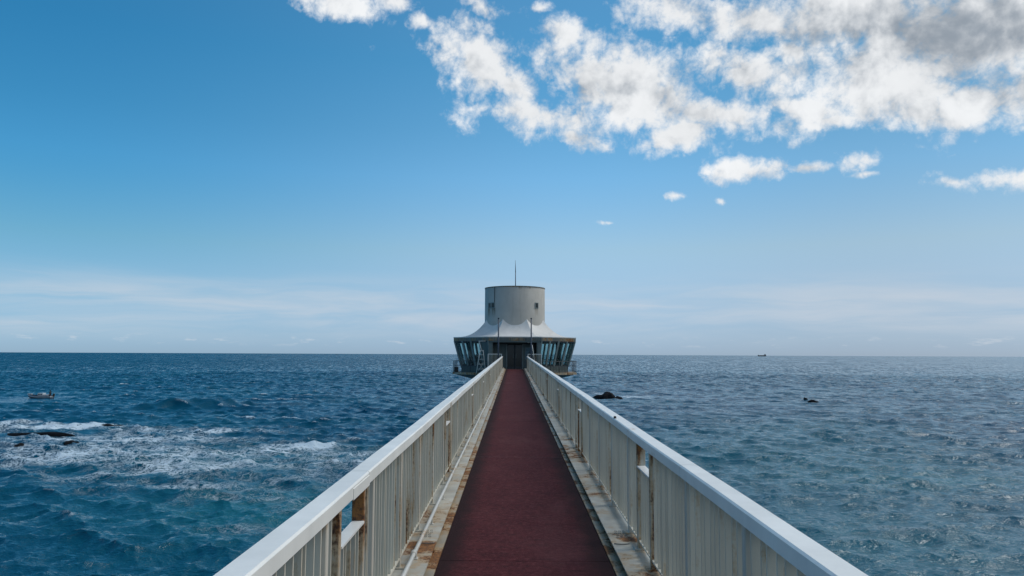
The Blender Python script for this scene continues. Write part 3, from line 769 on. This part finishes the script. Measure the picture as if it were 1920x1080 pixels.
# wall under the windows, two courses, then the balcony slab and the conical underside
ringwall('plinth_wall', 4.86, 8.78, 4.93, ZW0 - .002, M['wall'], 0.15, range(7))
ringwall('lower_wall', 4.80, 8.505, 4.84, 8.775, M['wall'], 0.15, range(7))
RBAL = 5.64
m = MB(); m.add([oc(RBAL, k, 8.34) for k in range(8)] + [oc(RBAL, k, 8.50) for k in range(8)], [tuple(range(8)), tuple(range(8, 16))] + [(k, (k + 1) % 8, 8 + (k + 1) % 8, 8 + k) for k in range(8)]); m.build('balcony_slab', M['slab'], tw)
m = MB(); m.add([oc(RBAL - .15, k, 8.338) for k in range(8)] + [oc(2.4, k, 7.55) for k in range(8)], [(k, (k + 1) % 8, 8 + (k + 1) % 8, 8 + k) for k in range(8)] + [tuple(range(8, 16))]); m.build('cone_underside', M['wall'], tw)
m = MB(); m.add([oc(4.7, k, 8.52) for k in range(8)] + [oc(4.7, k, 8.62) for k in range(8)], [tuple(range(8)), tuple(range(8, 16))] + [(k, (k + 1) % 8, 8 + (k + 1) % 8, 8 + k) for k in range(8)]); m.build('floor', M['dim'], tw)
# balcony railing
for k in range(7):
    a0 = oc(RBAL - .06, k, 8.5); b0 = oc(RBAL - .06, k + 1, 8.5)
    for h, r in ((.94, .022), (.10, .014), (.52, .012)):
        MB().bar(a0 + Vector((0, 0, h)), b0 + Vector((0, 0, h)), r, n=6).build('balcony_rail', M['darksteel'], tw)
    for i in range(5):
        p = a0.lerp(b0, i / 4 if i else 0.0)
        if i == 4 and k < 6: continue
        MB().bar(p, p + Vector((0, 0, .94)), .024, n=6).build('balcony_post', M['darksteel'], tw)
    for i in range(1, 12):
        if i % 3 == 0 or k in (1, 5): continue
        p = a0.lerp(b0, i / 12)
        MB().bar(p + Vector((0, 0, .1)), p + Vector((0, 0, .94)), .007, n=4).build('balcony_bar', M['darksteel'], tw)
# entrance face: pillars, lintel, recess, doors
HW = RR * math.sin(R(22.5)); FY = TY - RR * math.cos(R(22.5))      # half width and plane of the entrance face
ZF = dk(Y1B)
for s in (-1, 1):
    x0, x1 = sorted((s * (HW - .30), s * (HW - .02)))
    MB().box(x0, x1, FY + .10, FY + .42, 8.51, ZR - .345).build('pillar', M['wall'], tw)
    x0, x1 = sorted((s * (HW - .36), s * (HW - .30 - .002)))
    MB().box(x0, x1, FY + .16, FY + 1.9, ZF, ZR - .345).build('recess_wall', M['wall'], tw)
    x0, x1 = sorted((s * .70, s * (HW - .362)))
    MB().box(x0, x1, FY + 1.55, FY + 1.7, ZF, ZR - .60).build('recess_wall', M['wall'], tw)
    x0, x1 = sorted((s * .62, s * .698))
    MB().box(x0, x1, FY + 1.45, FY + 1.68, ZF, ZR - .60).build('door_frame', M['frame'], tw)
    x0, x1 = sorted((s * .025, s * .615))
    d = MB().box(x0, x1, FY + 1.52, FY + 1.57, ZF + .02, ZR - .66).build('door', M['doorglass'], tw)
    m = MB()
    for q in (.025, .565): 
        y0, y1 = sorted((s * q, s * (q + .05))); m.box(y0, y1, FY + 1.49, FY + 1.519, ZF + .02, ZR - .66)
    y0, y1 = sorted((s * .076, s * .564)); m.box(y0, y1, FY + 1.49, FY + 1.519, ZF + .02, ZF + .16)
    m.build('door_stile', M['darksteel'], d)
    MB().bar((s * .11, FY + 1.45, ZF + .85), (s * .11, FY + 1.45, ZF + 1.25), .015, n=8).build('door_handle', M['frame'], d)
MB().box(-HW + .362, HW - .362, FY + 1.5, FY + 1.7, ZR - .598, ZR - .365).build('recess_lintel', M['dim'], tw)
MB().box(-HW + .10, HW - .10, FY + .06, FY + .30, ZR - .46, ZR - .342).build('lintel', M['wall'], tw)
MB().box(-HW + .30, HW - .30, Y1B + .005, FY + 1.6, ZF - .12, ZF - .01).build('threshold', M['concrete'], tw)
# notice board on the recess wall, right of the doors
nb_ = MB().box(.86, 1.5, FY + 1.50, FY + 1.548, ZF + .75, ZF + 1.75).build('notice_board', M['frame'], tw)
M['board'] = plain('faded_blue_notice', (0.10, 0.17, 0.21), 0.6, var=0.5, sc_=5)
MB().box(.90, 1.46, FY + 1.494, FY + 1.4995, ZF + .79, ZF + 1.71).build('notice_sheet', M['board'], nb_)
m = MB()
for q in range(9):
    t = math.pi * q / 8; m.bar((1.2, FY + 1.489, ZF + 1.05), (1.2 + .22 * math.cos(t), FY + 1.489, ZF + 1.1 + .26 * math.sin(t)), .028, .008, 5)
m.build('plant_picture', M['black'], nb_)
# white dome lamp under the lintel
m = MB(); m.add(*[[(1.14 + r * math.cos(a), FY + .35 + r * math.sin(a), ZR - .50 + z) for r, z in ((.13, 0), (.125, .05), (.08, .10), (.02, .12)) for a in [2 * math.pi * i / 12 for i in range(12)]], [(j * 12 + i, j * 12 + (i + 1) % 12, (j + 1) * 12 + (i + 1) % 12, (j + 1) * 12 + i) for j in range(3) for i in range(12)]], smooth=True)
m.build('dome_lamp', M['roof'], tw)
# bench rail inside the windows, seen through the glass
for k in range(1, 6):
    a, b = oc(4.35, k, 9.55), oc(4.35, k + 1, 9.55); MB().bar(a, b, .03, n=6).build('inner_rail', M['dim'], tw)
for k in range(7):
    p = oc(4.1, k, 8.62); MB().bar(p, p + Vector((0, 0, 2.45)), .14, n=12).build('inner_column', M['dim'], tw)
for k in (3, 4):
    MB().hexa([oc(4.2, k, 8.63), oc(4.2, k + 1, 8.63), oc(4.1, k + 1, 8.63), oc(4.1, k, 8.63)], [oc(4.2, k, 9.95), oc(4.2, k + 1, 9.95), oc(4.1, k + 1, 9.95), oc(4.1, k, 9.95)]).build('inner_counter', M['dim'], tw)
# dark box on the balcony end
MB().cbox(-5.02, -4.72, TY - 2.55, TY - 2.25, 8.505, 8.95, .03).build('balcony_box', M['black'], tw)

# poles by the end of the bridge
for s, l in ((-1, 'tall thin dark pole by the bridge end, left of the tower entrance'), (1, 'tall thin dark pole by the bridge end, right of the entrance, with a pale brace')):
    y = 57.6
    p = empty('pole', (s * 1.275, y, dk(y)), l, 'pole', 'poles at the bridge end')
    MB().bar((s * 1.275, y, dk(y) - .3), (s * 1.275, y, 12.76), .058, .05, 12).build('shaft', M['polepaint'], p)
    MB().bar((s * 1.275, y, 12.76), (s * 1.275, y, 12.84), .066, .06, 12).build('cap', M['darksteel'], p)
    MB().box(*sorted((s * 1.03, s * 1.36)), y - .1, y + .1, dk(y) - .32, dk(y) - .2).build('bracket', M['darksteel'], p)
    if s > 0: MB().bar((1.34, y - .02, 10.75), (1.56, y - .02, 9.3), .026, n=6).build('brace', M['whitesteel'], p)

# short side railings between the bridge end and the tower corners
for s, l in ((-1, 'short white side railing joining the left bridge rail to the tower corner'), (1, 'short white side railing joining the right bridge rail to the tower corner')):
    y = 59.25; z = 8.51
    p = empty('side_railing', (s * 1.6, y, z), l, 'railing', 'side railings at the tower entrance')
    for x in (1.06, 2.12): MB().box(*sorted((s * (x - .03), s * (x + .03))), y - .03, y + .03, z, 9.99).build('post', M['whitesteel'], p)
    MB().box(*sorted((s * 1.03, s * 2.15)), y - .032, y + .032, 9.992, 10.045).build('top_rail', M['whitesteel'], p)
    MB().box(*sorted((s * 1.092, s * 2.088)), y - .02, y + .02, 8.72, 8.75).build('bottom_rail', M['whitesteel'], p)
    for i in range(1, 9):
        x = 1.09 + i * 0.111
        MB().box(*sorted((s * (x - .008), s * (x + .008))), y - .012, y + .012, 8.751, 9.99).build('bar', M['bar'], p)

# white ladder frame on the balcony, left of the entrance
def ladder():
    y = TY - 5.05
    X0, X1 = -2.95, -2.38
    p = empty('ladder_frame', (-2.68, y, 8.5), 'white tapering ladder frame with a bent arm standing on the balcony left of the entrance', 'ladder')
    zt = 10.28; xa, xb = -2.80, -2.52
    MB().tube([(X0 - .12, y, 8.5), (xa, y, zt - .1), (xa + .05, y, zt)], .035, 8).build('leg', M['whitesteel'], p)
    MB().tube([(X1 + .06, y, 8.5), (xb, y, zt - .1), (xb - .05, y, zt)], .035, 8).build('leg', M['whitesteel'], p)
    MB().box(xa - .02, xb + .02, y - .06, y + .06, zt, zt + .05).build('top_plate', M['whitesteel'], p)
    for t in (.18, .40, .62, .82):
        z = 8.5 + (zt - 8.5) * t; l = (X0 - .12) + (xa - X0 + .12) * t; r = (X1 + .06) + (xb - X1 - .06) * t
        MB().bar((l, y, z), (r, y, z), .022, n=6).build('rung', M['whitesteel'], p)
    MB().bar((-2.95, y + .03, 8.62), (-2.50, y + .03, 9.35), .014, n=6).build('cross_brace', M['whitesteel'], p)
    MB().bar((-2.42, y + .03, 8.62), (-2.86, y + .03, 9.35), .014, n=6).build('cross_brace', M['whitesteel'], p)
    MB().tube([(-2.68, y, zt + .05), (-2.74, y, 10.6), (-2.86, y, 10.95), (-2.86, y, 11.05)], .03, 8).build('arm', M['whitesteel'], p)
    MB().bar((-2.92, y, 11.05), (-2.35, y, 11.06), .025, n=6).build('arm_rail', M['whitesteel'], p)
ladder()

# ------------------------------------------------------------------ rocks
def rock(px0, px1, py, hpx, label, depth=0.6, seed=0, prof=None, lift=0.12):
    a = on_sea(px0, py); b = on_sea(px1, py); c = (a + b) / 2
    L = (b - a).length / 2; h = hpx / F * c.y; dep = max(0.6, L * depth)
    rg = np.random.RandomState(seed); n, k = 40, 12; vs = []; fs = []
    ph = rg.uniform(0, 6.28, 8)
    for j in range(k + 1):
        v = j / k
        for i in range(n):
            t = 2 * math.pi * i / n
            rr = 1 + .12 * math.sin(2 * t + ph[0]) + .09 * math.sin(5 * t + ph[1]) + .06 * math.sin(9 * t + ph[2])
            q = math.cos(v * math.pi / 2) ** 0.55
            x = L * rr * q * math.cos(t); y = dep * rr * q * math.sin(t)
            u = x / L
            pz = prof(u) if prof else 1.0
            z = h * pz * math.sin(v * math.pi / 2) * (1 + .22 * math.sin(3.1 * u + ph[3]) + .16 * math.sin(7.7 * u + ph[4] + 2 * y / dep)) + .05 * h * rg.uniform(-1, 1)
            vs.append((c.x + x + L * .03 * rg.uniform(-1, 1), c.y + y, z * 1.0 - 0.25 * (1 - v) * 1.0))
    for j in range(k):
        for i in range(n): fs.append((j * n + i, j * n + (i + 1) % n, (j + 1) * n + (i + 1) % n, (j + 1) * n + i))
    fs.append(tuple(range(k * n, (k + 1) * n)))
    me = MB().add([(x - c.x, y - c.y, z) for x, y, z in vs], fs, False).mesh('sea_rock', M['rock'])
    o = link_mesh('sea_rock', me, None, (c.x, c.y, lift))
    return lab(o, label, 'rock', 'rocks in the sea')
rock(1113, 1164, 747, 10, 'largest black rock in the sea, just right of the bridge', .5, 1, lambda u: 0.55 + .3 * math.exp(-((u - .1) / .4) ** 4) - (.3 if .5 < u < .7 else 0))
rock(1516, 1536, 755, 3.5, 'small dark low rock in the open sea on the right', .5, 2, lambda u: 1.0 - .3 * u)
rock(1507, 1514, 751, 4, 'tiny jagged dark rock just left of the small low rock on the right', .5, 3)
rock(182, 246, 802, 6, 'long black rock at the end of the white surf on the left', .30, 4, lambda u: .8 - .3 * u)
rock(-30, 132, 815, 4.5, 'long flat dark reef ledge at the left edge, in the foam', .10, 5, lambda u: .6 + .4 * u, lift=0.08)
rock(28, 46, 838, 4.5, 'small square black rock in the foam at far left', .5, 6)
rock(120, 148, 832, 4, 'low sliver of dark rock awash in foam right of the small square rock', .3, 8)

# ------------------------------------------------------------------ fishing boat and its skipper
def boat():
    c = on_sea(75.5, 746.5); S = 0.95
    root = empty('fishing_boat', (c.x, c.y, 0), 'small white open fishing boat with a low cabin and outboard motor', 'boat')
    # stations from bow (-) to stern (+): x, half beam, keel z, sheer z
    st = [(-2.9, .03, .42, .98), (-2.5, .34, .12, .88), (-1.7, .66, -.12, .74), (-.5, .82, -.2, .64), (.9, .84, -.2, .60), (2.1, .80, -.18, .62), (2.75, .76, -.14, .64)]
    nseg = 7
    def hull(z0f, z1f, grow=0.0):
        vs = []; fs = []
        for x, hb, kz, sz in st:
            for s_ in (-1, 1):
                for i in range(nseg):
                    t = z0f + (z1f - z0f) * i / (nseg - 1)
                    vs.append((c.x + x * S, c.y + s_ * (hb * min(1, (t + .02) ** .45) + grow) * S, (kz + (sz - kz) * t) * S))
        w_ = 2 * nseg
        for k in range(len(st) - 1):
            for s_ in (0, 1):
                for i in range(nseg - 1):
                    p = k * w_ + s_ * nseg + i; q = (p, p + w_, p + w_ + 1, p + 1)
                    fs.append(q)
            fs.append((k * w_, (k + 1) * w_, (k + 1) * w_ + nseg, k * w_ + nseg))
        e = (len(st) - 1) * w_
        fs.append(tuple([e + i for i in range(nseg)] + [e + nseg + i for i in reversed(range(nseg))]))
        return MB().add(vs, fs)
    hull(0.0, .42).build('bottom', M['hulldark'], root)
    hull(.425, .86).build('hull', M['hull'], root)
    hull(.862, 1.0, .015).build('gunwale', M['hulldark'], root)
    m = MB(); m.add([(c.x + x * S, c.y + s_ * hb * .92 * S, (sz - .16) * S) for x, hb, kz, sz in st for s_ in (-1, 1)], [(2 * k, 2 * k + 2, 2 * k + 3, 2 * k + 1) for k in range(len(st) - 1)])
    m.build('inner_deck', M['hull'], root)
    def b(x0, x1, y0, y1, z0, z1, name, mat, par=root, ch=.03): return MB().cbox(c.x + x0, c.x + x1, c.y + y0, c.y + y1, z0, z1, ch).build(name, mat, par)
    b(-2.75, -1.85, -.22, .22, .80, .98, 'bow_rail', M['hull'])
    cb = b(-.35, .85, -.50, .50, .50, 1.12, 'cabin', M['hull'])
    for x in (-.22, .10, .42): b(x, x + .2, -.515, -.501, .72, .98, 'cabin_window', M['doorglass'], cb, .004)
    b(.9, 1.9, -.45, .45, .50, .84, 'engine_cover', M['hull'])
    mt = b(2.78, 3.08, -.17, .17, .35, 1.02, 'outboard_motor', M['black'])
    b(2.86, 3.0, -.06, .06, -.3, .349, 'motor_leg', M['black'], mt)
    # person standing at the stern
    pr = bpy.data.meshes.new('person'); z0 = .50
    J = [((0, 0, .88), .15), ((0, 0, 1.12), .15), ((-.02, 0, 1.36), .17), ((-.03, 0, 1.50), .06), ((-.04, 0, 1.60), .09), ((-.05, 0, 1.70), .105), ((-.05, 0, 1.78), .06),
         ((0, -.10, .84), .10), ((-.03, -.11, .46), .075), ((0, -.11, .06), .055), ((-.14, -.11, .03), .04),
         ((0, .10, .84), .10), ((.02, .11, .46), .075), ((.02, .11, .06), .055), ((-.12, .11, .03), .04),
         ((-.02, -.21, 1.36), .065), ((.06, -.25, 1.10), .05), ((.22, -.20, .92), .04), ((.28, -.19, .90), .035),
         ((-.02, .21, 1.36), .065), ((-.04, .27, 1.10), .05), ((-.18, .25, .95), .04), ((-.24, .24, .94), .035)]
    E = [(0, 1), (1, 2), (2, 3), (3, 4), (4, 5), (5, 6), (0, 7), (7, 8), (8, 9), (9, 10), (0, 11), (11, 12), (12, 13), (13, 14), (2, 15), (15, 16), (16, 17), (17, 18), (2, 19), (19, 20), (20, 21), (21, 22)]
    k_ = 1.0
    pr.from_pydata([(x * k_, y * k_, z * k_) for (x, y, z), r in J], E, []); pr.materials.append(M['cloth'])
    po = bpy.data.objects.new('person', pr); COL.objects.link(po); po.location = (c.x + 2.15, c.y, .02)
    sk = po.modifiers.new('skin', 'SKIN'); sv = pr.skin_vertices[0].data
    for i, (q, r) in enumerate(J): sv[i].radius = (r * 1.25, r * 1.25)
    sv[0].use_root = True
    po.modifiers.new('sub', 'SUBSURF').levels = 2; po.modifiers['sub'].render_levels = 2
    lab(po, 'person in dark clothes standing at the stern of the small boat', 'person')
    hd = MB(); hv, hf = [], []
    for j in range(7):
        for i in range(12):
            a = 2 * math.pi * i / 12; p_ = math.pi * j / 6
            hv.append((.098 * math.sin(p_) * math.cos(a), .085 * math.sin(p_) * math.sin(a), .115 * math.cos(p_)))
    for j in range(6):
        for i in range(12): hf.append((j * 12 + i, j * 12 + (i + 1) % 12, (j + 1) * 12 + (i + 1) % 12, (j + 1) * 12 + i))
    hd.add(hv, hf, True); me = hd.mesh('face', M['skin'])
    o = bpy.data.objects.new('face', me); COL.objects.link(o); o.parent = po; o.location = (-.065, 0, 1.615)
    ht = MB(); ht.add([(x * 1.25, y * 1.25, max(0, z) * 1.1) for x, y, z in hv], hf, True)
    o = bpy.data.objects.new('cap', ht.mesh('cap', M['cloth'])); COL.objects.link(o); o.parent = po; o.location = (-.055, 0, 1.66)
boat()

def ship(px, py_w, L, dist, label, cat='ship', flip=1):
    d = ray(px, 664); x = CAM.x + d.x / d.y * dist
    root = empty('cargo_ship', (x, dist, 0), label, cat)
    def b(a0, a1, z0, z1, name, mat, w_=.08, par=root): return MB().cbox(x + min(flip * a0, flip * a1) * L, x + max(flip * a0, flip * a1) * L, dist - w_ * L, dist + w_ * L, z0 * L, z1 * L, .004 * L).build(name, mat, par)
    m = MB(); hb = .075 * L
    prof = [(-.5, .15), (-.44, -.02), (.5, -.02), (.5, .115), (.30, .105), (-.36, .10), (-.40, .15)]
    m.add([(x + flip * a * L, dist + s_ * hb, z * L) for s_ in (-1, 1) for a, z in prof], [tuple(range(7)), tuple(reversed(range(7, 14)))] + [(i, (i + 1) % 7, 7 + (i + 1) % 7, 7 + i) for i in range(7)])
    m.build('hull', M['ship'], root)
    b(.28, .46, .116, .23, 'bridge_house', M['shipwhite'], .06)
    b(.36, .42, .231, .28, 'funnel', M['ship'], .03)
    b(-.39, -.375, .14, .26, 'mast', M['ship'], .006)
    b(-.30, .24, .101, .13, 'hatch_covers', M['ship'], .05)
ship(1428.5, 668, 100, 9000, 'dark cargo ship silhouetted on the horizon at right')
ship(631, 663, 32, 11000, 'tiny dark vessel on the horizon left of the tower')
